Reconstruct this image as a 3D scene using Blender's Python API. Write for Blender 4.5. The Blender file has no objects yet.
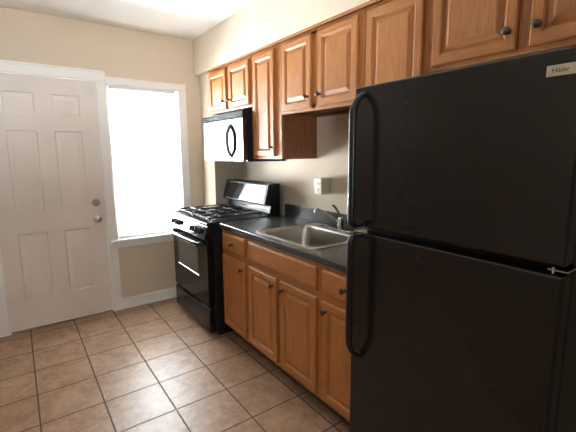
import bpy, bmesh, math, random
from mathutils import Vector, Matrix
random.seed(7)
PI = math.pi
S = bpy.context.scene
COL = S.collection

# ------------------------------------------------------------------ camera
cam_d = bpy.data.cameras.new('camera')
cam = bpy.data.objects.new('camera', cam_d)
COL.objects.link(cam)
S.camera = cam
cam_d.sensor_fit = 'HORIZONTAL'
cam_d.sensor_width = 36.0
cam_d.lens = 36.0 * 377.70 / 576.0
cam_d.shift_x = -3.64 / 576.0
cam_d.shift_y = -5.24 / 576.0
cam_d.clip_start = 0.02
yaw, pit, rol = (math.radians(a) for a in (36.146, 8.751, -0.323))
fwd = Vector((math.sin(yaw) * math.cos(pit), math.cos(yaw) * math.cos(pit), -math.sin(pit)))
rgt = Vector((math.cos(yaw), -math.sin(yaw), 0))
upv = rgt.cross(fwd)
r2 = rgt * math.cos(rol) + upv * math.sin(rol)
u2 = upv * math.cos(rol) - rgt * math.sin(rol)
m = Matrix((r2, u2, -fwd)).transposed().to_4x4()
m.translation = Vector((-1.8442, -3.6510, 1.4387))
cam.matrix_world = m

# ------------------------------------------------------------------ world: a bright overcast sky
W = bpy.data.worlds.new('overcast_sky')
S.world = W
W.use_nodes = True
bg = W.node_tree.nodes['Background']
bg.inputs['Color'].default_value = (0.93, 0.97, 1.0, 1)
bg.inputs['Strength'].default_value = 30.0
_N, _L = W.node_tree.nodes.new, W.node_tree.links.new
_tc = _N('ShaderNodeTexCoord')
_sx = _N('ShaderNodeSeparateXYZ')
_L(_tc.outputs['Generated'], _sx.inputs[0])
_mr = _N('ShaderNodeMapRange')                      # extra glow below the horizon, added to brighten the ceiling; white overcast above
_mr.inputs['From Min'].default_value = -0.10
_mr.inputs['From Max'].default_value = 0.05
_mr.inputs['To Min'].default_value = 170.0
_mr.inputs['To Max'].default_value = 19.0
_L(_sx.outputs['Z'], _mr.inputs['Value'])
_L(_mr.outputs['Result'], bg.inputs['Strength'])
S.view_settings.view_transform = 'Standard'
S.view_settings.look = 'None'
S.view_settings.exposure = 1.08
S.view_settings.gamma = 1.0
S.view_settings.use_curve_mapping = False
S.cycles.max_bounces = 14
S.cycles.diffuse_bounces = 8
S.cycles.glossy_bounces = 6
S.cycles.transparent_max_bounces = 16
S.cycles.caustics_reflective = False
S.cycles.caustics_refractive = False
S.cycles.sample_clamp_indirect = 8.0

def portal(name, loc, rot, sx, sy):
    d = bpy.data.lights.new(name, 'AREA')
    d.shape = 'RECTANGLE'
    d.size = sx
    d.size_y = sy
    d.cycles.is_portal = True
    o = bpy.data.objects.new(name, d)
    o.location = loc
    o.rotation_euler = rot
    COL.objects.link(o)
    return o

portal('window_portal', (-0.835, 0.17, 1.347), (-PI / 2, 0, 0), 0.64, 1.40)      # looks into the room (-y)
portal('fill_window_portal', (-3.35, -5.77, 1.45), (PI / 2, 0, 0), 0.54, 0.74)      # looks into the room (+y)

# ------------------------------------------------------------------ helpers
class MB:
    """collects shapes, then links them as ONE mesh object"""
    def __init__(self):
        self.bm = bmesh.new()

    def _mark(self, faces, mi, smooth=True):
        for f in faces:
            f.material_index = mi
            f.smooth = smooth

    def box(self, x0, x1, y0, y1, z0, z1, bev=0.0, mi=0, seg=2):
        b = bmesh.new()
        bmesh.ops.create_cube(b, size=1)
        for v in b.verts:
            v.co = Vector(((x0 + x1) / 2 + v.co.x * abs(x1 - x0), (y0 + y1) / 2 + v.co.y * abs(y1 - y0), (z0 + z1) / 2 + v.co.z * abs(z1 - z0)))
        if bev > 0:
            bmesh.ops.bevel(b, geom=b.edges[:], offset=bev, segments=seg, affect='EDGES', profile=0.5)
        self.merge(b, mi)
        return self

    def merge(self, b, mi=None, mat=None):
        if mat is not None:
            bmesh.ops.transform(b, matrix=mat, verts=b.verts[:])
        vm = {}
        for v in b.verts:
            vm[v] = self.bm.verts.new(v.co)
        for f in b.faces:
            try:
                nf = self.bm.faces.new([vm[v] for v in f.verts])
            except ValueError:
                continue
            nf.material_index = f.material_index if mi is None else mi
            nf.smooth = True
        b.free()
        return self

    def prism(self, prof, x0, x1, bev=0.0, mi=0):
        """profile of (y, z) pairs pushed along x"""
        b = bmesh.new()
        a = [b.verts.new((x0, y, z)) for y, z in prof]
        c = [b.verts.new((x1, y, z)) for y, z in prof]
        n = len(prof)
        b.faces.new(a)
        b.faces.new(list(reversed(c)))
        for i in range(n):
            j = (i + 1) % n
            b.faces.new((a[i], c[i], c[j], a[j]))
        bmesh.ops.recalc_face_normals(b, faces=b.faces[:])
        if bev > 0:
            bmesh.ops.bevel(b, geom=b.edges[:], offset=bev, segments=2, affect='EDGES', profile=0.5)
        return self.merge(b, mi)

    def rings(self, loops, closed_start=False, closed_end=False, mi=0):
        """join a list of equally long vertex loops"""
        b = self.bm
        R = [[b.verts.new(p) for p in L] for L in loops]
        n = len(R[0])
        for k in range(len(R) - 1):
            for i in range(n):
                j = (i + 1) % n
                f = b.faces.new((R[k][i], R[k][j], R[k + 1][j], R[k + 1][i]))
                f.smooth = True
                f.material_index = mi
        if closed_start:
            f = b.faces.new(list(reversed(R[0])))
            f.material_index = mi
            f.smooth = True
        if closed_end:
            f = b.faces.new(R[-1])
            f.material_index = mi
            f.smooth = True
        return self

    def tube(self, pts, rad, n=12, mi=0, flat=None):
        """round bar through the points; rad is a number or a list; flat = (a, b) scales the section"""
        P = [Vector(p) for p in pts]
        if not isinstance(rad, (list, tuple)):
            rad = [rad] * len(P)
        loops = []
        ref = None
        for i, p in enumerate(P):
            t = (P[min(i + 1, len(P) - 1)] - P[max(i - 1, 0)]).normalized()
            if ref is None:
                ref = Vector((0, 0, 1)) if abs(t.z) < 0.9 else Vector((1, 0, 0))
            u = (ref - t * ref.dot(t)).normalized()
            ref = u
            w = t.cross(u)
            fa, fb = flat or (1, 1)
            loops.append([p + u * (rad[i] * fa * math.cos(2 * PI * k / n)) + w * (rad[i] * fb * math.sin(2 * PI * k / n)) for k in range(n)])
        return self.rings(loops, True, True, mi)

    def lathe(self, prof, origin, axis='z', n=24, mi=0):
        """(radius, height) pairs turned about an axis through origin"""
        o = Vector(origin)
        loops = []
        for r, h in prof:
            L = []
            for k in range(n):
                a = 2 * PI * k / n
                c, s = r * math.cos(a), r * math.sin(a)
                if axis == 'z':
                    L.append(o + Vector((c, s, h)))
                elif axis == '-y':
                    L.append(o + Vector((c, -h, s)))
                else:
                    L.append(o + Vector((h, c, s)))
            loops.append(L)
        return self.rings(loops, True, True, mi)

    def build(self, name, mats, parent=None, angle=35):
        bmesh.ops.recalc_face_normals(self.bm, faces=self.bm.faces[:])
        me = bpy.data.meshes.new(name)
        self.bm.to_mesh(me)
        self.bm.free()
        if not isinstance(mats, (list, tuple)):
            mats = [mats]
        for mm in mats:
            me.materials.append(mm)
        me.set_sharp_from_angle(angle=math.radians(angle))
        o = bpy.data.objects.new(name, me)
        COL.objects.link(o)
        wn = o.modifiers.new('flat_faces', 'WEIGHTED_NORMAL')
        wn.keep_sharp = True
        wn.weight = 100
        if parent is not None:
            o.parent = parent
        return o


def tag(o, label=None, cat=None, group=None, kind=None):
    if label: o['label'] = label
    if cat: o['category'] = cat
    if group: o['group'] = group
    if kind: o['kind'] = kind
    return o


def empty(name, loc, rz=0.0):
    o = bpy.data.objects.new(name, None)
    o.empty_display_size = 0.1
    o.location = loc
    o.rotation_euler = (0, 0, rz)
    COL.objects.link(o)
    return o


def bow(p0, p1, out, n=14, flat=0.6):
    """a handle path from p0 to p1 that bulges by the vector out"""
    a, b, o = Vector(p0), Vector(p1), Vector(out)
    r = []
    for i in range(n + 1):
        t = i / n
        k = min(1.0, math.sin(PI * t) / flat) if flat < 1 else math.sin(PI * t)
        k = math.sin(k * PI / 2)
        r.append(a.lerp(b, t) + o * k)
    return r

# ------------------------------------------------------------------ materials
def mat(name, color, rough=0.5, metal=0.0, spec=0.5, coat=0.0):
    m_ = bpy.data.materials.new(name)
    m_.use_nodes = True
    p = m_.node_tree.nodes['Principled BSDF']
    p.inputs['Base Color'].default_value = (*color, 1)
    p.inputs['Roughness'].default_value = rough
    p.inputs['Metallic'].default_value = metal
    p.inputs['Specular IOR Level'].default_value = spec
    p.inputs['Coat Weight'].default_value = coat
    return m_


def nodes(m_):
    nt = m_.node_tree
    return nt, nt.nodes['Principled BSDF'], nt.nodes.new, nt.links.new


def noise_tint(m_, c1, c2, scale=(1, 1, 1), nscale=5.0, detail=4.0, bump=0.0, bscale=None, rand=True, lo=0.35, hi=0.65, bdist=0.002):
    nt, p, N, L = nodes(m_)
    tc = N('ShaderNodeTexCoord')
    mp = N('ShaderNodeMapping')
    mp.inputs['Scale'].default_value = scale
    L(tc.outputs['Object'], mp.inputs['Vector'])
    src = mp.outputs['Vector']
    if rand:
        oi = N('ShaderNodeObjectInfo')
        mu = N('ShaderNodeMath'); mu.operation = 'MULTIPLY'; mu.inputs[1].default_value = 37.0
        L(oi.outputs['Random'], mu.inputs[0])
        ad = N('ShaderNodeVectorMath'); ad.operation = 'ADD'
        L(src, ad.inputs[0]); L(mu.outputs[0], ad.inputs[1])
        src = ad.outputs[0]
    nz = N('ShaderNodeTexNoise')
    nz.inputs['Scale'].default_value = nscale
    nz.inputs['Detail'].default_value = detail
    L(src, nz.inputs['Vector'])
    cr = N('ShaderNodeValToRGB')
    cr.color_ramp.elements[0].position = lo
    cr.color_ramp.elements[0].color = (*c1, 1)
    cr.color_ramp.elements[1].position = hi
    cr.color_ramp.elements[1].color = (*c2, 1)
    L(nz.outputs['Fac'], cr.inputs['Fac'])
    L(cr.outputs['Color'], p.inputs['Base Color'])
    if bump > 0:
        h = nz.outputs['Fac']
        if bscale:
            n2 = N('ShaderNodeTexNoise')
            n2.inputs['Scale'].default_value = bscale
            n2.inputs['Detail'].default_value = 2.0
            L(tc.outputs['Object'], n2.inputs['Vector'])
            h = n2.outputs['Fac']
        bp = N('ShaderNodeBump')
        bp.inputs['Strength'].default_value = bump
        bp.inputs['Distance'].default_value = bdist
        L(h, bp.inputs['Height'])
        L(bp.outputs['Normal'], p.inputs['Normal'])
    return m_

M = {}
M['wall'] = noise_tint(mat('beige_wall_paint', (0.6, 0.5, 0.4), 0.75, spec=0.25), (0.595, 0.502, 0.395), (0.635, 0.537, 0.425), nscale=2.0, bump=0.10, bscale=180.0, rand=False)
M['ceiling'] = noise_tint(mat('white_ceiling_paint', (0.8, 0.78, 0.74), 0.85, spec=0.2), (0.85, 0.835, 0.80), (0.88, 0.865, 0.83), nscale=1.5, bump=0.1, bscale=120.0, rand=False)
M['trim'] = noise_tint(mat('white_trim_paint', (0.75, 0.74, 0.72), 0.4), (0.79, 0.775, 0.76), (0.83, 0.815, 0.80), nscale=6.0)
M['door'] = noise_tint(mat('white_door_paint', (0.7, 0.66, 0.6), 0.45), (0.71, 0.645, 0.59), (0.76, 0.695, 0.64), nscale=3.0, bump=0.05, bscale=90.0)
M['oak_v'] = noise_tint(mat('honey_oak_upright_grain', (0.45, 0.2, 0.07), 0.42, spec=0.4), (0.285, 0.099, 0.023), (0.380, 0.150, 0.039), scale=(26, 26, 1.6), nscale=6.0, detail=6.0, bump=0.12)
M['oak_h'] = noise_tint(mat('honey_oak_level_grain', (0.45, 0.2, 0.07), 0.42, spec=0.4), (0.285, 0.099, 0.023), (0.380, 0.150, 0.039), scale=(1.6, 26, 26), nscale=6.0, detail=6.0, bump=0.12)
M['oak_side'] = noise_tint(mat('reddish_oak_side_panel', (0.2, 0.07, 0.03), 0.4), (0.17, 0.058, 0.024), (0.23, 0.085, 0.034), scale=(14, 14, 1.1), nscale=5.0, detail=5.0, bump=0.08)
M['kick'] = mat('dark_toe_kick', (0.05, 0.03, 0.02), 0.7)
M['bronze'] = mat('dark_bronze', (0.10, 0.075, 0.06), 0.32, 0.9)
M['black_gloss'] = mat('black_gloss_enamel', (0.006, 0.006, 0.007), 0.06, spec=0.55)
M['black_glass'] = mat('black_glass', (0.004, 0.004, 0.005), 0.02, spec=0.6)
M['oven_glass'] = mat('oven_window_glass', (0.075, 0.066, 0.058), 0.10, spec=0.6)
M['black_satin'] = mat('black_satin_enamel', (0.010, 0.010, 0.012), 0.40, spec=0.28)
M['black_iron'] = mat('black_cast_iron', (0.012, 0.012, 0.013), 0.5, spec=0.2)
M['black_plastic'] = mat('black_plastic', (0.012, 0.012, 0.013), 0.35)
M['fridge'] = noise_tint(mat('pebbled_black_door_skin', (0.012, 0.011, 0.011), 0.16, spec=0.36), (0.0125, 0.0105, 0.0100), (0.0131, 0.0111, 0.0105), nscale=40.0, bump=0.16, bscale=170.0, bdist=0.0008)
M['fridge_handle'] = mat('black_handle_plastic', (0.010, 0.010, 0.011), 0.3, spec=0.3)
M['cabinet_black'] = mat('matt_black_cabinet_side', (0.010, 0.0095, 0.0105), 0.55, spec=0.15)
M['grey_handle'] = mat('charcoal_handle_plastic', (0.10, 0.104, 0.11), 0.4)
M['door_enamel'] = mat('black_oven_door_enamel', (0.006, 0.005, 0.005), 0.10, spec=0.22)
M['grille'] = mat('dull_black_grille', (0.012, 0.012, 0.014), 0.65, spec=0.12)
M['cooktop'] = mat('black_cooktop_enamel', (0.008, 0.008, 0.009), 0.32, spec=0.22)
M['gasket'] = mat('black_gasket_rubber', (0.012, 0.012, 0.016), 0.6)
M['steel'] = noise_tint(mat('brushed_steel', (0.55, 0.53, 0.5), 0.3, 1.0), (0.42, 0.39, 0.35), (0.50, 0.47, 0.43), scale=(60, 2, 2), nscale=8.0)
M['chrome'] = mat('chrome', (0.5, 0.49, 0.48), 0.14, 1.0)
M['nickel'] = mat('satin_nickel', (0.45, 0.44, 0.45), 0.3, 1.0)
M['badge'] = noise_tint(mat('champagne_metal_badge', (0.6, 0.52, 0.42), 0.5, 0.2), (0.50, 0.405, 0.31), (0.58, 0.475, 0.37), nscale=60.0)
M['ink'] = mat('dark_brown_lettering', (0.05, 0.03, 0.02), 0.5)
M['plate'] = mat('white_outlet_plastic', (0.56, 0.49, 0.41), 0.4)
M['slot'] = mat('dark_slot', (0.03, 0.03, 0.03), 0.6)
M['white_vinyl'] = mat('white_window_vinyl', (0.8, 0.8, 0.8), 0.35)

# dark speckled laminate
M['laminate'] = noise_tint(mat('charcoal_laminate', (0.04, 0.04, 0.04), 0.22), (0.022, 0.021, 0.021), (0.075, 0.072, 0.070), nscale=110.0, detail=5.0, rand=False)

# floor tiles
def tile_floor():
    m_ = mat('beige_stone_tile', (0.4, 0.27, 0.18), 0.3)
    nt, p, N, L = nodes(m_)
    tc = N('ShaderNodeTexCoord')
    mp = N('ShaderNodeMapping')
    mp.inputs['Location'].default_value = (1.855 + 0.3147 * 40 + 0.003, 0.1096 + 0.3147 * 40 + 0.003, 0)
    L(tc.outputs['Object'], mp.inputs['Vector'])
    br = N('ShaderNodeTexBrick')
    br.offset = 0.0
    br.squash = 1.0
    br.inputs['Scale'].default_value = 1.0
    br.inputs['Brick Width'].default_value = 0.3147
    br.inputs['Row Height'].default_value = 0.3147
    br.inputs['Mortar Size'].default_value = 0.0048
    br.inputs['Mortar Smooth'].default_value = 0.25
    br.inputs['Bias'].default_value = 0.0
    br.inputs['Color1'].default_value = (0.0, 0.0, 0.0, 1)
    br.inputs['Color2'].default_value = (1, 1, 1, 1)
    L(mp.outputs['Vector'], br.inputs['Vector'])
    # mottled stone
    def nz(scale, detail, dist=0.0):
        n = N('ShaderNodeTexNoise')
        n.inputs['Scale'].default_value = scale
        n.inputs['Detail'].default_value = detail
        n.inputs['Distortion'].default_value = dist
        L(tc.outputs['Object'], n.inputs['Vector'])
        return n
    n1 = nz(7.0, 6.0, 1.2)
    n2 = nz(34.0, 5.0, 0.6)
    cr = N('ShaderNodeValToRGB')
    e = cr.color_ramp.elements
    e[0].position = 0.36; e[0].color = (0.200, 0.112, 0.064, 1)
    e[1].position = 0.64; e[1].color = (0.365, 0.228, 0.142, 1)
    mix1 = N('ShaderNodeMix'); mix1.data_type = 'FLOAT'
    mix1.inputs[0].default_value = 0.4
    L(n1.outputs['Fac'], mix1.inputs[2]); L(n2.outputs['Fac'], mix1.inputs[3])
    L(mix1.outputs[0], cr.inputs['Fac'])
    tint = N('ShaderNodeMix'); tint.data_type = 'RGBA'; tint.blend_type = 'MULTIPLY'
    tint.inputs[0].default_value = 1.0
    tr = N('ShaderNodeValToRGB')
    tr.color_ramp.elements[0].color = (0.90, 0.89, 0.87, 1)
    tr.color_ramp.elements[1].color = (1.06, 1.05, 1.04, 1)
    L(br.outputs['Color'], tr.inputs['Fac'])
    L(cr.outputs['Color'], tint.inputs[6]); L(tr.outputs['Color'], tint.inputs[7])
    gm = N('ShaderNodeMix'); gm.data_type = 'RGBA'
    gm.inputs[7].default_value = (0.060, 0.036, 0.024, 1)
    L(br.outputs['Fac'], gm.inputs[0]); L(tint.outputs[2], gm.inputs[6])
    L(gm.outputs[2], p.inputs['Base Color'])
    rr = N('ShaderNodeMapRange')
    rr.inputs['To Min'].default_value = 0.30
    rr.inputs['To Max'].default_value = 0.46
    L(n2.outputs['Fac'], rr.inputs['Value'])
    ra = N('ShaderNodeMath'); ra.operation = 'MULTIPLY_ADD'
    ra.inputs[1].default_value = 0.35
    L(br.outputs['Fac'], ra.inputs[0]); L(rr.outputs['Result'], ra.inputs[2])
    L(ra.outputs[0], p.inputs['Roughness'])
    hs = N('ShaderNodeMath'); hs.operation = 'MULTIPLY_ADD'
    hs.inputs[1].default_value = -1.0
    hm = N('ShaderNodeMath'); hm.operation = 'MULTIPLY'; hm.inputs[1].default_value = 0.22
    L(mix1.outputs[0], hm.inputs[0])
    L(br.outputs['Fac'], hs.inputs[0]); L(hm.outputs[0], hs.inputs[2])
    bp = N('ShaderNodeBump')
    bp.inputs['Strength'].default_value = 0.6
    bp.inputs['Distance'].default_value = 0.003
    L(hs.outputs[0], bp.inputs['Height'])
    L(bp.outputs['Normal'], p.inputs['Normal'])
    return m_
M['tile'] = tile_floor()

# window glass: clear, with a mirror-like share by angle; a sheer shade: part clear weave, part glowing cloth
def glass_mat():
    m_ = bpy.data.materials.new('window_glass')
    m_.use_nodes = True
    nt = m_.node_tree
    nt.nodes.clear()
    out = nt.nodes.new('ShaderNodeOutputMaterial')
    tr = nt.nodes.new('ShaderNodeBsdfTransparent')
    tr.inputs['Color'].default_value = (0.96, 0.98, 0.98, 1)
    gl = nt.nodes.new('ShaderNodeBsdfGlossy')
    gl.inputs['Roughness'].default_value = 0.0
    fr = nt.nodes.new('ShaderNodeFresnel')
    fr.inputs['IOR'].default_value = 1.45
    mx = nt.nodes.new('ShaderNodeMixShader')
    nt.links.new(fr.outputs[0], mx.inputs[0])
    nt.links.new(tr.outputs[0], mx.inputs[1])
    nt.links.new(gl.outputs[0], mx.inputs[2])
    nt.links.new(mx.outputs[0], out.inputs['Surface'])
    return m_
M['glass'] = glass_mat()

def sheer_mat():
    m_ = bpy.data.materials.new('sheer_white_shade_cloth')
    m_.use_nodes = True
    nt = m_.node_tree
    nt.nodes.clear()
    out = nt.nodes.new('ShaderNodeOutputMaterial')
    tr = nt.nodes.new('ShaderNodeBsdfTransparent')
    tl = nt.nodes.new('ShaderNodeBsdfTranslucent')
    tl.inputs['Color'].default_value = (0.9, 0.9, 0.9, 1)
    df = nt.nodes.new('ShaderNodeBsdfDiffuse')
    df.inputs['Color'].default_value = (0.85, 0.85, 0.85, 1)
    m1 = nt.nodes.new('ShaderNodeMixShader')
    m1.inputs[0].default_value = 0.25
    nt.links.new(tl.outputs[0], m1.inputs[1])
    nt.links.new(df.outputs[0], m1.inputs[2])
    m2 = nt.nodes.new('ShaderNodeMixShader')
    m2.inputs[0].default_value = 0.45
    nt.links.new(tr.outputs[0], m2.inputs[1])
    nt.links.new(m1.outputs[0], m2.inputs[2])
    nt.links.new(m2.outputs[0], out.inputs['Surface'])
    return m_
M['sheer'] = sheer_mat()

# ------------------------------------------------------------------ room shell
XL, YN, ZC = -4.8, -5.6, 2.51          # left wall, near wall, ceiling height
T = 0.15
def struct(name, mb, mats, parent=None, angle=35):
    o = mb.build(name, mats, parent, angle)
    if parent is None:
        o['kind'] = 'structure'
    return o

struct('floor', MB().box(XL - T, T, YN - T, T, -0.12, 0.0), M['tile'])
struct('ceiling', MB().box(XL - T, T, YN - T, T, ZC, ZC + 0.12), M['ceiling'])
DX0, DX1, DZ = -1.9955, -1.2155, 2.057         # door opening
WX0, WX1, WZ0, WZ1 = -1.143, -0.518, 0.660, 2.028   # window opening
b = MB()
b.box(XL - T, DX0, 0, T, 0, ZC)
b.box(DX0, DX1, 0, T, DZ, ZC)
b.box(DX1, WX0, 0, T, 0, ZC)
b.box(WX0, WX1, 0, T, 0, WZ0)
b.box(WX0, WX1, 0, T, WZ1, ZC)
b.box(WX1, T, 0, T, 0, ZC)
struct('wall_back', b, M['wall'])
struct('wall_right', MB().box(0, T, YN - T, 0, 0, ZC), M['wall'])
struct('wall_left', MB().box(XL - T, XL, YN - T, 0, 0, ZC), M['wall'])
RX0, RX1, RZ0, RZ1 = -3.6, -3.1, 1.1, 1.8      # unseen window added behind the camera for fill light
b = MB()
b.box(XL, RX0, YN - T, YN, 0, ZC)
b.box(RX1, 0, YN - T, YN, 0, ZC)
b.box(RX0, RX1, YN - T, YN, 0, RZ0)
b.box(RX0, RX1, YN - T, YN, RZ1, ZC)
struct('wall_near', b, M['wall'])
CHX, CHY = -0.293, -0.280                       # pipe chase in the corner
struct('wall_chase', MB().box(CHX, 0, CHY, 0, 0, ZC, 0.004), M['wall'])
SOX, SOZ = -0.347, 2.180
struct('wall_soffit', MB().box(SOX, 0, YN, 0, SOZ, ZC, 0.004), M['wall'])

# trims: 1 door casing, 2 window casing, 3 stool, 4 scribe strip under the soffit
def casing_profile(b, x0, x1, z0, z1):
    b.box(x0, x1, -0.016, 0.0, z0, z1, 0.004)
b = MB()
b.box(-1.221, -1.146, -0.018, 0.0, 0, 2.050, 0.004)
b.box(-2.066, -1.990, -0.018, 0.0, 0, 2.050, 0.004)
b.box(-2.066, -1.146, -0.018, 0.0, 2.050, 2.126, 0.004)
b.box(-2.066, -1.146, -0.024, 0.0, 2.114, 2.130, 0.004)
b.box(DX0 + 0.0005, DX0 + 0.0125, -0.002, 0.12, 0, DZ)            # jambs
b.box(DX1 - 0.0125, DX1 - 0.0005, -0.002, 0.12, 0, DZ)
b.box(DX0 + 0.0125, DX1 - 0.0125, -0.002, 0.12, DZ - 0.012, DZ)
struct('trim_1', b, M['trim'])
b = MB()
b.box(WX0 - 0.003, -0.440, -0.016, 0.0, WZ1, 2.088, 0.004)
b.box(WX1, -0.440, -0.016, 0.0, WZ0 + 0.004, WZ1, 0.004)
b.box(WX0, WX0 + 0.008, 0.0, 0.10, WZ0, WZ1)
b.box(WX1 - 0.003, WX1, 0.0, 0.10, WZ0, WZ1)
b.box(WX0, WX1, 0.0, 0.10, WZ1 - 0.008, WZ1)
struct('trim_2', b, M['trim'])
b = MB()
b.box(-1.196, -0.425, -0.042, 0.0, 0.640, 0.664, 0.005)
b.box(WX0, WX1, -0.002, 0.10, 0.648, 0.664)
b.box(-1.150, -0.440, -0.016, 0.0, 0.585, 0.640, 0.004)
struct('trim_3', b, M['trim'])
b = MB()
b.box(-1.146, CHX, -0.014, 0.0, 0.0, 0.092, 0.003)
b.box(-1.146, CHX, -0.010, 0.0, 0.088, 0.104, 0.003)
b.box(-1.146, CHX, -0.026, -0.012, 0.0, 0.022, 0.007)
struct('baseboard_back', b, M['trim'])
b = MB()
b.box(XL, -2.066, -0.014, 0.0, 0.0, 0.10, 0.004)
struct('baseboard_back_left', b, M['trim'])
struct('baseboard_left', MB().box(XL, XL + 0.014, YN, -0.014, 0.0, 0.10, 0.004), M['trim'])

# ------------------------------------------------------------------ door_1, six raised panels
def rect_loop(x0, x1, z0, z1, ins, y):
    return [(x0 + ins, y, z0 + ins), (x1 - ins, y, z0 + ins), (x1 - ins, y, z1 - ins), (x0 + ins, y, z1 - ins)]

door = tag(empty('door_1', (-1.9830, 0.012, 0.0)), kind='structure')
dw = 0.755
b = MB()
px = [(0.112, 0.316), (0.432, 0.632)]
pz = [(0.262, 0.800), (0.980, 1.622), (1.748, 1.914)]
xs = [0.0, px[0][0], px[0][1], px[1][0], px[1][1], dw]
zs = [0.012, pz[0][0], pz[0][1], pz[1][0], pz[1][1], pz[2][0], pz[2][1], 2.043]
for i in range(5):
    for k in range(7):
        if i in (1, 3) and k in (1, 3, 5):
            loops = [rect_loop(xs[i], xs[i + 1], zs[k], zs[k + 1], ins, y) for ins, y in
                     ((0, 0), (0.008, 0.010), (0.018, 0.010), (0.040, 0.002), (0.046, 0.002))]
            b.rings(loops, False, True)
        else:
            b.rings([rect_loop(xs[i], xs[i + 1], zs[k], zs[k + 1], 0, 0)], False, True)
bmesh.ops.remove_doubles(b.bm, verts=b.bm.verts[:], dist=1e-5)
b.rings([[(0, 0, 0.012), (dw, 0, 0.012), (dw, 0, 2.043), (0, 0, 2.043)], [(0, 0.042, 0.012), (dw, 0.042, 0.012), (dw, 0.042, 2.043), (0, 0.042, 2.043)]], False, True)
bmesh.ops.remove_doubles(b.bm, verts=b.bm.verts[:], dist=1e-5)
b.build('door_slab', M['door'], door, 25)
b = MB()
b.lathe([(0.0, 0), (0.031, 0.0), (0.031, 0.006), (0.026, 0.012), (0.013, 0.014), (0.012, 0.020)], (0.691, 0, 1.017), '-y')
b.box(0.686, 0.696, -0.030, -0.015, 1.004, 1.030, 0.002)
b.build('deadbolt', M['nickel'], door)
b = MB()
b.lathe([(0.0, 0), (0.032, 0.0), (0.032, 0.005), (0.014, 0.012), (0.012, 0.030), (0.024, 0.038), (0.029, 0.050), (0.026, 0.062), (0.012, 0.068), (0.0005, 0.069)], (0.693, 0, 0.876), '-y')
b.build('door_knob', M['nickel'], door)
b = MB().box(-0.008, dw + 0.008, -0.010, 0.085, 0.0, 0.009, 0.003)
b.build('threshold', M['bronze'], door)
for hz in (0.25, 1.03, 1.82):
    MB().tube([(-0.004, -0.006, hz - 0.045), (-0.004, -0.006, hz + 0.045)], 0.0055, 10).build('hinge', M['nickel'], door)

# ------------------------------------------------------------------ window_1
def double_hung(name, loc, w, h, flip=1):
    win = tag(empty(name, loc), kind='structure')
    f = MB()
    y0, y1 = (0.0, 0.05) if flip > 0 else (-0.05, 0.0)
    f.box(0, 0.03, y0, y1, 0, h); f.box(w - 0.03, w, y0, y1, 0, h)
    f.box(0.03, w - 0.03, y0, y1, 0, 0.03); f.box(0.03, w - 0.03, y0, y1, h - 0.03, h)
    f.build('window_frame', M['white_vinyl'], win)
    for k, (za, zb, ya) in enumerate(((0.03, h / 2 + 0.015, y0 + 0.004), (h / 2 - 0.015, h - 0.03, y0 + 0.027))):
        s = MB()
        s.box(0.03, 0.065, ya, ya + 0.02, za, zb); s.box(w - 0.065, w - 0.03, ya, ya + 0.02, za, zb)
        s.box(0.065, w - 0.065, ya, ya + 0.02, za, za + 0.035); s.box(0.065, w - 0.065, ya, ya + 0.02, zb - 0.035, zb)
        so = s.build('sash', M['white_vinyl'], win)
        MB().box(0.065, w - 0.065, ya + 0.008, ya + 0.012, za + 0.035, zb - 0.035).build('pane', M['glass'], so)
    return win
double_hung('window_1', (WX0 + 0.008, 0.095, WZ0 + 0.004), WX1 - WX0 - 0.016, WZ1 - WZ0 - 0.012)
double_hung('fill_window', (RX0, YN - 0.095, RZ0), RX1 - RX0, RZ1 - RZ0, -1)  # made-up window out of view, lets in fill light

# sheer white roller shade, drawn down
sh = tag(empty('window_shade', (-0.8305, 0.018, 0.664)), 'sheer white shade drawn down over the window beside the door', 'window shade')
hw = 0.296
MB().box(-hw + 0.012, hw - 0.01, -0.020, 0.020, 1.326, 1.354, 0.005).build('head_rail', M['white_vinyl'], sh)
b = MB()
b.box(-hw, hw, 0.0, 0.0012, 0.022, 1.33)
b.build('shade_cloth', M['sheer'], sh)
MB().tube([(-hw + 0.006, 0, 0.014), (hw - 0.006, 0, 0.014)], 0.010, 12).build('bottom_rail', M['white_vinyl'], sh)

# ------------------------------------------------------------------ cabinets
RZ = -PI / 2          # local +x runs to the photo's right along the wall, local -y faces the room
OAK = [M['oak_v'], M['oak_h'], M['oak_side'], M['kick']]

def panel_door(b, x0, x1, z0, z1, yf, t=0.019, frame=0.050):
    """raised panel door, front face at y = yf"""
    bm = b.bm
    spec = [(0.0, t), (0.0, 0.005), (0.005, 0.0), (frame - 0.012, 0.0), (frame - 0.006, 0.003), (frame, 0.011), (frame + 0.005, 0.011), (frame + 0.027, 0.001), (frame + 0.030, 0.001)]
    R = [[bm.verts.new(p) for p in rect_loop(x0, x1, z0, z1, ins, yf + d)] for ins, d in spec]
    for k in range(len(R) - 1):
        for i in range(4):
            j = (i + 1) % 4
            f = bm.faces.new((R[k][i], R[k][j], R[k + 1][j], R[k + 1][i]))
            f.material_index = 1 if i in (0, 2) else 0
    f = bm.faces.new(R[-1]); f.material_index = 0
    f = bm.faces.new(list(reversed(R[0]))); f.material_index = 0


def drawer_front(b, x0, x1, z0, z1, yf, t=0.019):
    bm = b.bm
    spec = [(0.0, t), (0.0, 0.007), (0.004, 0.0045), (0.012, 0.001), (0.016, 0.0)]
    R = [[bm.verts.new(p) for p in rect_loop(x0, x1, z0, z1, ins, yf + d)] for ins, d in spec]
    for k in range(len(R) - 1):
        for i in range(4):
            j = (i + 1) % 4
            f = bm.faces.new((R[k][i], R[k][j], R[k + 1][j], R[k + 1][i])); f.material_index = 1
    f = bm.faces.new(R[-1]); f.material_index = 1
    f = bm.faces.new(list(reversed(R[0]))); f.material_index = 1


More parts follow.
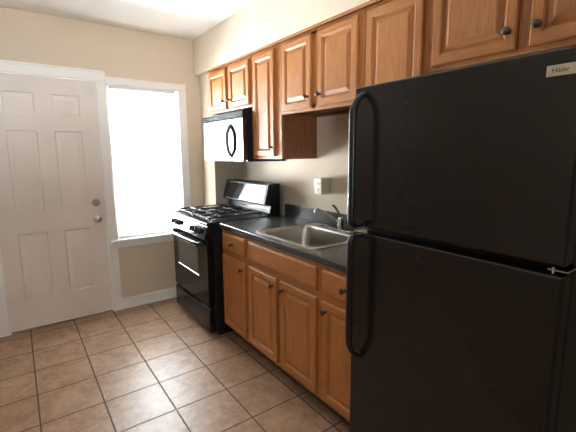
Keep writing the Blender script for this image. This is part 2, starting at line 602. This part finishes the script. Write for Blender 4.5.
def knob(parent, x, z, yf):
    MB().lathe([(0.0005, 0), (0.010, 0.0), (0.010, 0.002), (0.006, 0.006), (0.006, 0.013), (0.012, 0.018), (0.015, 0.023), (0.014, 0.028), (0.008, 0.031), (0.0005, 0.032)], (x, yf, z), '-y', 20).build('knob', M['bronze'], parent)


def carcass(b, w, d, z0, z1, lid=True):
    """box with a face frame, front of the frame at y = -d"""
    t = 0.016
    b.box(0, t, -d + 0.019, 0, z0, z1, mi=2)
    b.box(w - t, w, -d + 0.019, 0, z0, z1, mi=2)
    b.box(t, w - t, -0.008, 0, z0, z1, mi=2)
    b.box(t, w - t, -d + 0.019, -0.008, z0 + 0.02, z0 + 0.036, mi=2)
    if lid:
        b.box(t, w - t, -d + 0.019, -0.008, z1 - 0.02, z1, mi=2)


def frame(b, w, d, z0, z1, stiles, rails, sw=0.038, cw=0.038):
    """face frame pieces; stiles are x centres, rails z pairs"""
    y0, y1 = -d, -d + 0.019
    sl, sr = sw if isinstance(sw, tuple) else (sw, sw)
    b.box(0, sl, y0, y1, z0, z1, 0.0012, 0)
    b.box(w - sr, w, y0, y1, z0, z1, 0.0012, 0)
    for x in stiles:
        b.box(x - cw / 2, x + cw / 2, y0 + 0.0003, y1, z0 + 0.01, z1 - 0.01, 0, 0)
    for a, c in rails:
        b.box(sl, w - sr, y0 + 0.0003, y1, a, c, 0, 1)


def wall_cabinet(y_left, w, z0, z1, doors, label, d=0.319, group='honey oak wall cabinets'):
    """doors: (x0, x1, knob side or None)"""
    r = tag(empty('wall_cabinet', (-0.002, y_left, 0), RZ), label, 'cabinet', group)
    b = MB()
    carcass(b, w, d, z0, z1)
    frame(b, w, d, z0, z1, [(doors[0][1] + doors[1][0]) / 2] if len(doors) == 2 else [], [(z0, z0 + 0.038), (z1 - 0.05, z1)], (doors[0][0] + 0.014, w - doors[-1][1] + 0.014), doors[-1][0] - doors[0][1] + 0.028)
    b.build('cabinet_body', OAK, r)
    for x0, x1, ks in doors:
        db = MB()
        za, zb = z0 + 0.020, z1 - 0.024
        panel_door(db, x0, x1, za, zb, -d - 0.0195, frame=0.050 if x1 - x0 > 0.25 else 0.045)
        do = db.build('door', OAK, r, 20)
        kx = x0 + 0.028 if ks < 0 else x1 - 0.028
        knob(do, kx, za + 0.065, -d - 0.0190)
    return r

ZT = 2.166
wall_cabinet(-0.303, 0.757, 1.768 + 0.022, ZT, [(0.014, 0.347, 1), (0.402, 0.735, -1)], 'short two-door oak wall cabinet directly above the microwave')
wall_cabinet(-1.062, 0.391, 1.393, ZT, [(0.042, 0.320, 1)], 'tall narrow oak wall cabinet right of the microwave, hanging lower than the others')
wall_cabinet(-1.455, 0.762, 1.695, ZT, [(0.026, 0.335, 1), (0.398, 0.722, -1)], 'two-door oak wall cabinet over the sink and wall outlet')
wall_cabinet(-2.219, 0.372, 1.620, ZT, [(0.020, 0.352, 1)], 'single-door oak wall cabinet just above the left top corner of the black refrigerator')
wall_cabinet(-2.593, 0.850, 1.785, ZT, [(0.028, 0.375, 1), (0.418, 0.800, -1)], 'two-door oak wall cabinet above the top right of the refrigerator')
b = MB()
b.box(SOX + 0.004, SOX + 0.012, -3.445, -0.303, ZT - 0.002, SOZ + 0.012, 0.002)
struct('trim_4', b, M['oak_h'])


def base_cabinet(y_left, w, fronts, label, d=0.606):
    r = tag(empty('base_cabinet', (-0.002, y_left, 0), RZ), label, 'cabinet', 'honey oak base cabinets')
    z0, z1 = 0.105, 0.8752
    b = MB()
    carcass(b, w, d, z0, z1, False)
    two = len([f for f in fronts if f[0] == 'door']) == 2
    frame(b, w, d, z0, z1, [], [(z0, z0 + 0.035), (z1 - 0.035, z1), (0.682, 0.722)])
    if two:
        b.box(w / 2 - 0.019, w / 2 + 0.019, -d + 0.0003, -d + 0.019, z0 + 0.03, 0.69, 0, 0)
    b.build('cabinet_body', OAK, r)
    MB().box(0, w, -d + 0.075, -d + 0.090, 0.0, z0 + 0.001, mi=0).build('toe_kick', M['kick'], r)
    for kind, x0, x1, za, zb, kx, kz in fronts:
        db = MB()
        if kind == 'door':
            panel_door(db, x0, x1, za, zb, -d - 0.0195)
        else:
            drawer_front(db, x0, x1, za, zb, -d - 0.0195)
        o = db.build({'door': 'door', 'drawer': 'drawer', 'false': 'false_front'}[kind], OAK, r, 20)
        if kx is not None:
            knob(o, kx, kz, -d - 0.0190)
    return r

base_cabinet(-1.062, 0.391, [('drawer', 0.024, 0.368, 0.722, 0.852, 0.196, 0.787), ('door', 0.024, 0.368, 0.128, 0.682, 0.336, 0.630)],
             'narrow oak base cabinet with one drawer and one door, next to the black range')
base_cabinet(-1.455, 0.762, [('false', 0.022, 0.738, 0.722, 0.852, None, None), ('door', 0.022, 0.360, 0.128, 0.682, 0.328, 0.630), ('door', 0.400, 0.738, 0.128, 0.682, 0.432, 0.630)],
             'wide two-door oak base cabinet under the sink with a plain false drawer front')
base_cabinet(-2.219, 0.391, [('drawer', 0.022, 0.368, 0.722, 0.852, 0.190, 0.787), ('door', 0.022, 0.368, 0.128, 0.682, 0.054, 0.632)],
             'narrow oak base cabinet with a drawer, partly hidden by the black refrigerator')

# ------------------------------------------------------------------ countertop with backsplash
ct = tag(empty('countertop', (-0.002, -1.056, 0.876), RZ), 'dark charcoal laminate countertop around the steel sink', 'countertop')
CW, CD = 1.556, 0.626
# sink hole in local coords
HX0, HX1, HY0, HY1 = 0.458, 1.042, -0.560, -0.068
b = MB()
z0, z1 = 0.0, 0.040
b.box(0, HX0, -CD + 0.02, 0, z0, z1)
b.box(HX1, CW, -CD + 0.02, 0, z0, z1)
b.box(HX0, HX1, -CD + 0.02, HY0, z0, z1)
b.box(HX0, HX1, HY1, 0, z0, z1)
prof = [(-CD + 0.02, z1), (-CD + 0.02, z0)] + [(-CD, z0 - 0.0005)] + [(-CD + 0.012 - 0.012 * math.cos(a), z1 - 0.012 + 0.012 * math.sin(a)) for a in (0, PI / 8, PI / 4, 3 * PI / 8, PI / 2)]
b.prism(prof, 0, CW)
bmesh.ops.remove_doubles(b.bm, verts=b.bm.verts[:], dist=1e-5)
b.build('worktop', M['laminate'], ct, 40)
MB().box(0, CW, -0.020, 0, z1 + 0.0003, z1 + 0.096, 0.004).build('backsplash', M['laminate'], ct)

# ------------------------------------------------------------------ sink
ZW = 0.9163
sk = tag(empty('sink', (-0.002, -1.056, ZW), RZ), 'single-bowl stainless steel sink set into the dark countertop', 'sink')
def rr(x0, x1, y0, y1, r, z, n=5):
    pts = []
    for cx, cy, a0 in ((x1 - r, y1 - r, 0), (x0 + r, y1 - r, PI / 2), (x0 + r, y0 + r, PI), (x1 - r, y0 + r, 3 * PI / 2)):
        for k in range(n + 1):
            a = a0 + PI / 2 * k / n
            pts.append((cx + r * math.cos(a), cy + r * math.sin(a), z))
    return pts
OX0, OX1, OY0, OY1 = 0.440, 1.062, -0.578, -0.050
BX0, BX1, BY0, BY1 = 0.478, 1.022, -0.545, -0.160
b = MB()
b.rings([rr(OX0, OX1, OY0, OY1, 0.035, 0.0004), rr(OX0 + 0.002, OX1 - 0.002, OY0 + 0.002, OY1 - 0.002, 0.034, 0.005),
         rr(OX0 + 0.012, OX1 - 0.012, OY0 + 0.012, OY1 - 0.012, 0.03, 0.006), rr(OX0 + 0.018, OX1 - 0.018, OY0 + 0.018, OY1 - 0.018, 0.03, 0.003),
         rr(BX0 - 0.006, BX1 + 0.006, BY0 - 0.006, BY1 + 0.006, 0.060, 0.003), rr(BX0, BX1, BY0, BY1, 0.058, 0.0),
         rr(BX0 + 0.004, BX1 - 0.004, BY0 + 0.004, BY1 - 0.004, 0.055, -0.012), rr(BX0 + 0.014, BX1 - 0.014, BY0 + 0.014, BY1 - 0.014, 0.055, -0.140),
         rr(BX0 + 0.030, BX1 - 0.030, BY0 + 0.030, BY1 - 0.030, 0.05, -0.160), rr(BX0 + 0.22, BX1 - 0.22, BY0 + 0.14, BY1 - 0.14, 0.04, -0.164)], False, True)
o = b.build('basin', M['steel'], sk, 50)
MB().lathe([(0.0005, 0.0), (0.045, 0.0), (0.046, 0.003), (0.034, 0.004), (0.030, 0.001), (0.0005, 0.0012)], (0.75, -0.352, -0.1635), 'z', 24).build('drain', M['chrome'], sk)
b = MB()
b.lathe([(0.0005, 0.0), (0.019, 0.0), (0.019, 0.002), (0.0005, 0.0035)], (0.58, -0.098, 0.0031), 'z', 20)
b.build('hole_cover', M['chrome'], sk)

# ------------------------------------------------------------------ faucet
fc = tag(empty('faucet', (-0.098, -1.822, ZW + 0.0032), RZ), 'chrome single-lever faucet at the back of the sink', 'faucet')
b = MB()
b.rings([[(x, y, z) for x, y, _ in rr(-0.115 + i, 0.115 - i, -0.027 + i, 0.027 - i, 0.0265 - i, 0)] for i, z in ((0, 0), (0, 0.004), (0.004, 0.009))], True, True)
b.build('base_plate', M['chrome'], fc)
b = MB()
b.lathe([(0.0005, 0.0), (0.023, 0.0), (0.022, 0.03), (0.019, 0.05), (0.019, 0.066), (0.014, 0.078), (0.0005, 0.082)], (0, 0, 0.009), 'z', 24)
b.build('faucet_body', M['chrome'], fc)
b = MB()
sp = [(-0.004, -0.008, 0.052), (-0.030, -0.056, 0.092), (-0.056, -0.104, 0.128), (-0.070, -0.130, 0.144), (-0.078, -0.146, 0.147), (-0.083, -0.155, 0.141), (-0.084, -0.157, 0.124)]
b.tube(sp, [0.009, 0.007, 0.0065, 0.0065, 0.007, 0.0085, 0.009], 14)
b.build('spout', M['chrome'], fc)
b = MB()
b.tube([(0, 0, 0.083), (-0.008, -0.004, 0.104), (-0.022, -0.012, 0.130), (-0.040, -0.020, 0.156), (-0.058, -0.028, 0.166)], [0.012, 0.008, 0.007, 0.009, 0.006], 12)
b.build('lever', M['bronze'], fc)

# ------------------------------------------------------------------ outlet box on the wall
ob = tag(empty('outlet_box', (-0.0005, -1.535, 1.140), RZ), 'small off-white outlet box on the beige wall above the backsplash', 'outlet')
MB().box(0, 0.078, -0.088, 0, 0, 0.116, 0.004).build('box_body', M['plate'], ob)
b = MB().box(-0.001, 0.079, -0.094, -0.0885, -0.001, 0.117, 0.003)
pl = b.build('cover_plate', M['plate'], ob)
for zc in (0.036, 0.080):
    b = MB().box(0.023, 0.055, -0.0965, -0.0935, zc - 0.014, zc + 0.014, 0.002)
    b.box(0.031, 0.034, -0.0972, -0.0955, zc - 0.006, zc + 0.007, 0, 1)
    b.box(0.044, 0.047, -0.0972, -0.0955, zc - 0.006, zc + 0.007, 0, 1)
    b.build('receptacle', [M['plate'], M['slot']], pl)

# ------------------------------------------------------------------ gas range
gr = tag(empty('gas_range', (-0.004, -0.284, 0), RZ), 'black gas range with glossy oven door standing between the window and the oak base cabinets', 'stove')
GW = 0.758
b = MB()
b.box(0, GW, -0.672, -0.055, 0.045, 0.905, 0.004)
b.box(0.02, GW - 0.02, -0.64, -0.05, 0.0, 0.046)
b.build('range_body', M['black_satin'], gr)
b = MB()
b.prism([(-0.674, 0.045), (-0.718, 0.050), (-0.724, 0.060), (-0.724, 0.222), (-0.716, 0.240), (-0.700, 0.244), (-0.674, 0.244)], 0.002, GW - 0.002, 0.003)
dr = b.build('drawer', M['door_enamel'], gr)
b = MB().prism([(-0.722, 0.232), (-0.736, 0.236), (-0.738, 0.243), (-0.722, 0.246)], 0.20, 0.56, 0.002)
b.build('drawer_pull', M['black_gloss'], dr)
b = MB()
b.box(0.002, GW - 0.002, -0.724, -0.676, 0.258, 0.792, 0.006)
od = b.build('oven_door', M['door_enamel'], gr)
b = MB().box(0.130, 0.575, -0.7262, -0.7235, 0.478, 0.700, 0.001)
b.build('oven_window', M['oven_glass'], od)
b = MB()
b.prism([(-0.7240, 0.470), (-0.7290, 0.472), (-0.7290, 0.475), (-0.7240, 0.478)], 0.125, 0.580)
b.build('window_lip', M['nickel'], od)
b = MB()
pth = bow((0.050, -0.724, 0.752), (GW - 0.050, -0.724, 0.752), (0, -0.048, 0), 22, 0.30)
b.tube(pth, 0.0125, 12, flat=(1.1, 0.8))
b.build('oven_handle', M['black_gloss'], od)
b = MB()
b.prism([(-0.672, 0.800), (-0.738, 0.800), (-0.744, 0.806), (-0.720, 0.886), (-0.710, 0.900), (-0.672, 0.905)], 0.0, GW, 0.003)
cp = b.build('control_panel', M['black_gloss'], gr)
tilt = math.atan2(0.024, 0.080)
for kx in (0.105, 0.205, 0.535, 0.635):
    kb = bmesh.new()
    t_ = MB()
    t_.lathe([(0.0005, 0.0), (0.026, 0.0), (0.026, 0.004), (0.021, 0.008), (0.019, 0.026), (0.0005, 0.028)], (0, 0, 0), '-y', 24)
    t_.box(-0.005, 0.005, -0.040, -0.024, -0.020, 0.020, 0.003)
    kb.free()
    ko = t_.build('knob', M['black_plastic'], cp)
    ko.location = (kx, -0.7310, 0.848)
    ko.rotation_euler = (-tilt, 0, 0)
# cooktop with a raised rim
b = MB()
b.prism([(-0.722, 0.906), (-0.726, 0.912), (-0.720, 0.921), (-0.700, 0.922), (-0.690, 0.916), (-0.186, 0.916), (-0.186, 0.9055)], 0.0, GW, 0.0)
b.box(0.0, 0.016, -0.70, -0.186, 0.914, 0.922, 0.002)
b.box(GW - 0.016, GW, -0.70, -0.186, 0.914, 0.922, 0.002)
b.build('cooktop', M['cooktop'], gr)
for bx, by, brd in ((0.20, -0.560, 0.044), (0.20, -0.325, 0.036), (0.545, -0.560, 0.048), (0.545, -0.325, 0.036)):
    b = MB()
    b.lathe([(0.0005, 0.0), (brd + 0.022, 0.0), (brd + 0.018, 0.004), (brd, 0.005), (brd, 0.014), (0.0005, 0.014)], (bx, by, 0.9165), 'z', 24)
    bo = b.build('burner', M['nickel'], gr)
    MB().lathe([(0.0005, 0.0), (brd - 0.004, 0.0), (brd - 0.002, 0.004), (brd - 0.010, 0.009), (0.0005, 0.010)], (bx, by, 0.931), 'z', 24).build('burner_cap', M['black_iron'], bo)
for gx0, gx1 in ((0.040, 0.362), (0.380, 0.702)):
    b = MB()
    za, zb = 0.938, 0.950
    gy0, gy1 = -0.678, -0.205
    bw = 0.006
    xm = (gx0 + gx1) / 2
    for x in (gx0 + bw, gx1 - bw):
        b.box(x - bw, x + bw, gy0, gy1, za, zb, 0.002)
    for y in (gy0 + bw, -0.442, gy1 - bw):
        b.box(gx0, gx1, y - bw, y + bw, za + 0.0003, zb - 0.0003, 0.002)
    for yc in (-0.560, -0.325):
        for sgn in (-1, 1):
            b.box(xm + sgn * 0.030, xm + sgn * 0.155, yc - 0.005, yc + 0.005, za + 0.001, zb + 0.004, 0.002)
            b.box(xm - 0.005, xm + 0.005, yc + sgn * 0.030 - 0.0, yc + sgn * 0.115, za + 0.001, zb + 0.004, 0.002)
    for x in (gx0 + bw, gx1 - bw):
        for y in (gy0 + bw, gy1 - bw):
            b.box(x - bw, x + bw, y - bw, y + bw, 0.9225 if abs(x - 0.37) > 0.30 else 0.9165, za + 0.002, 0.001)
    b.build('burner_grate', M['black_iron'], gr)
# backguard
b = MB()
b.prism([(-0.055, 0.905), (-0.185, 0.905), (-0.185, 0.935), (-0.160, 0.940), (-0.146, 1.000), (-0.206, 1.008), (-0.211, 1.016), (-0.168, 1.174), (-0.156, 1.185), (-0.055, 1.185)], 0.0, GW, 0.003)
bgd = b.build('backguard', M['black_satin'], gr)
def on_tilt(f, up):                       # a point on the sloping face, f of its height
    y = -0.211 + 0.043 * f
    z = 1.016 + 0.158 * f
    return (y - 0.0010 - up, z)
b = MB()
a, c = on_tilt(0.05, 0.0015), on_tilt(0.95, 0.0015)
a2, c2 = on_tilt(0.05, -0.003), on_tilt(0.95, -0.003)
b.prism([a, c, c2, a2], 0.030, GW - 0.030)
b.build('display_panel', M['black_glass'], bgd)
b = MB()
b.box(0.03, GW - 0.02, -0.1890, -0.1845, 0.926, 0.934, 0.001)
b.build('trim_strip', M['chrome'], bgd)
b = MB()
b.box(0.30, GW - 0.01, -0.1620, -0.1500, 0.966, 0.973, 0.001)
b.build('vent_slot', M['chrome'], bgd)

# ------------------------------------------------------------------ microwave
mw = tag(empty('microwave_oven', (-0.004, -0.309, 1.370), RZ), 'black over-range microwave with mirror-like glossy front under the short oak cabinet', 'microwave')
MW, MH, MD = 0.745, 0.388, 0.400
b = MB()
b.box(0, MW, -MD + 0.038, 0, 0, MH, 0.003)
b.build('microwave_body', M['black_satin'], mw)
b = MB()
b.box(0.001, MW - 0.001, -MD + 0.033, -MD + 0.038, MH - 0.052, MH, 0, 0)
for xa in (0.001, MW - 0.007):
    b.box(xa, xa + 0.006, -MD, -MD + 0.0335, MH - 0.051, MH, 0.001, 0)
for k in range(3):
    zc = MH - 0.001 - k * 0.0155
    b.box(0.006, MW - 0.006, -MD + 0.001, -MD + 0.034, zc - 0.0030, zc, 0.0, 1)
b.build('vent_grille', [M['grille'], M['black_satin']], mw)
b = MB()
b.box(0.030, 0.560, -MD, -MD + 0.0375, 0.003, MH - 0.052, 0.003)
md = b.build('microwave_door', M['black_glass'], mw)
hp = bow((0.545, -MD, 0.040), (0.545, -MD, 0.290), (0, -0.036, 0), 20, 1.0)
MB().tube(hp, 0.0130, 12).build('door_handle', M['grey_handle'], md)
MB().box(0.562, MW - 0.001, -MD, -MD + 0.0375, 0.003, MH - 0.052, 0.003).build('keypad_panel', M['black_glass'], mw)
MB().box(0.001, 0.028, -MD + 0.0005, -MD + 0.0375, 0.003, MH - 0.052, 0.003).build('side_trim', M['black_glass'], mw)

# ------------------------------------------------------------------ refrigerator
FX = -0.800
HXF = 0.052
rf = tag(empty('refrigerator', (-0.022, -2.623, 0), RZ), 'tall black top-freezer refrigerator with pebbled doors in the right foreground', 'refrigerator')
FW, FD = 0.708, 0.778
b = MB()
b.box(0.004, FW - 0.004, -FD + 0.074, 0, 0.020, 1.662, 0.008)
b.build('refrigerator_body', M['cabinet_black'], rf)
b = MB()
for z0_, z1_ in ((1.166, 1.668), (0.106, 1.130)):
    b.box(0.012, FW - 0.012, -FD + 0.060, -FD + 0.075, z0_ + 0.008, z1_ - 0.008)
    for k in range(3):
        y = -FD + 0.062 + k * 0.005
        b.box(0.008, FW - 0.008, y, y + 0.003, z0_ + 0.006, z1_ - 0.006)
b.build('door_gasket', M['gasket'], rf)

def dull_edges(o):
    """the door's side edges are matt plastic"""
    o.data.materials.append(M['cabinet_black'])
    for p in o.data.polygons:
        if abs(p.normal.x) > 0.5:
            p.material_index = 1  # body black on the sides, darkens them by holding back bright reflections

def fridge_handle(parent, z_sweep, z_square, x):
    """bar that sweeps off the door in a long curve at one end and returns squarely at the other"""
    y = -FD
    d = 1 if z_square > z_sweep else -1
    out = 0.072
    pts = []
    for i in range(11):
        a = PI / 2 * i / 10
        pts.append((x, y + 0.010 - out * math.sin(a) * 1.0, z_sweep + d * 0.085 * (1 - math.cos(a))))
    for i in range(1, 9):
        pts.append((x, y + 0.010 - out, z_sweep + d * (0.085 + (abs(z_square - z_sweep) - 0.105) * i / 8)))
    for i in range(1, 7):
        a = PI / 2 * i / 6
        pts.append((x, y + 0.010 - out + 0.020 * (1 - math.cos(a)), z_square - d * 0.020 * (1 - math.sin(a))))
    pts.append((x, y + 0.010, z_square))
    b_ = MB().tube(pts, 0.0145, 14, flat=(0.75, 1.05))
    return b_.build('handle', M['fridge_handle'], parent, 60)

b = MB().box(0, FW, -FD, -FD + 0.060, 1.160, 1.675, 0.008, seg=3)
fz = b.build('freezer_door', M['fridge'], rf)
dull_edges(fz)
fridge_handle(fz, 1.645, 1.172, HXF)
b = MB().box(0, FW, -FD, -FD + 0.060, 0.100, 1.136, 0.008, seg=3)
fd = b.build('refrigerator_door', M['fridge'], rf)
dull_edges(fd)
fridge_handle(fd, 0.640, 1.124, HXF)
b = MB()
b.box(0.02, FW - 0.02, -FD + 0.050, -FD + 0.074, 0.012, 0.092, 0.004)
for k in range(5):
    z = 0.024 + k * 0.013
    b.box(0.03, FW - 0.03, -FD + 0.046, -FD + 0.052, z, z + 0.006)
b.build('base_grille', M['black_plastic'], rf)
b = MB()
b.box(FW - 0.040, FW + 0.004, -FD + 0.010, -FD + 0.085, 1.1450, 1.1495, 0.001)
b.tube([(FW - 0.030, -FD + 0.020, 1.1365), (FW - 0.030, -FD + 0.020, 1.1530)], 0.004, 12)
b.build('middle_hinge', M['chrome'], rf)
b = MB()
b.box(0.630, 0.698, -FD - 0.0022, -FD + 0.0005, 1.6125, 1.6375, 0.0008)
bd = b.build('badge', M['badge'], rf)
# lettering on the badge
tcu = bpy.data.curves.new('badge_lettering', 'FONT')
tcu.body = 'Haier'
tcu.size = 0.0165
tcu.extrude = 0.0004
tcu.align_x = 'CENTER'
tcu.align_y = 'CENTER'
to = bpy.data.objects.new('tmp_text', tcu)
COL.objects.link(to)
dg = bpy.context.evaluated_depsgraph_get()
tme = bpy.data.meshes.new_from_object(to.evaluated_get(dg))
bpy.data.objects.remove(to)
tme.name = 'badge_lettering'
tme.materials.clear()
tme.materials.append(M['ink'])
lo = bpy.data.objects.new('badge_lettering', tme)
COL.objects.link(lo)
lo.parent = bd
lo.location = (0.660, -FD - 0.0025, 1.6250)
lo.rotation_euler = (PI / 2, 0, 0)
for q in range(4):
    x = 0.05 if q % 2 == 0 else FW - 0.05
    y = -0.08 if q < 2 else -FD + 0.12
    MB().lathe([(0.0005, 0.0), (0.018, 0.0), (0.018, 0.018), (0.010, 0.022), (0.0005, 0.022)], (x, y, 0.0), 'z', 14).build('foot', M['black_plastic'], rf)
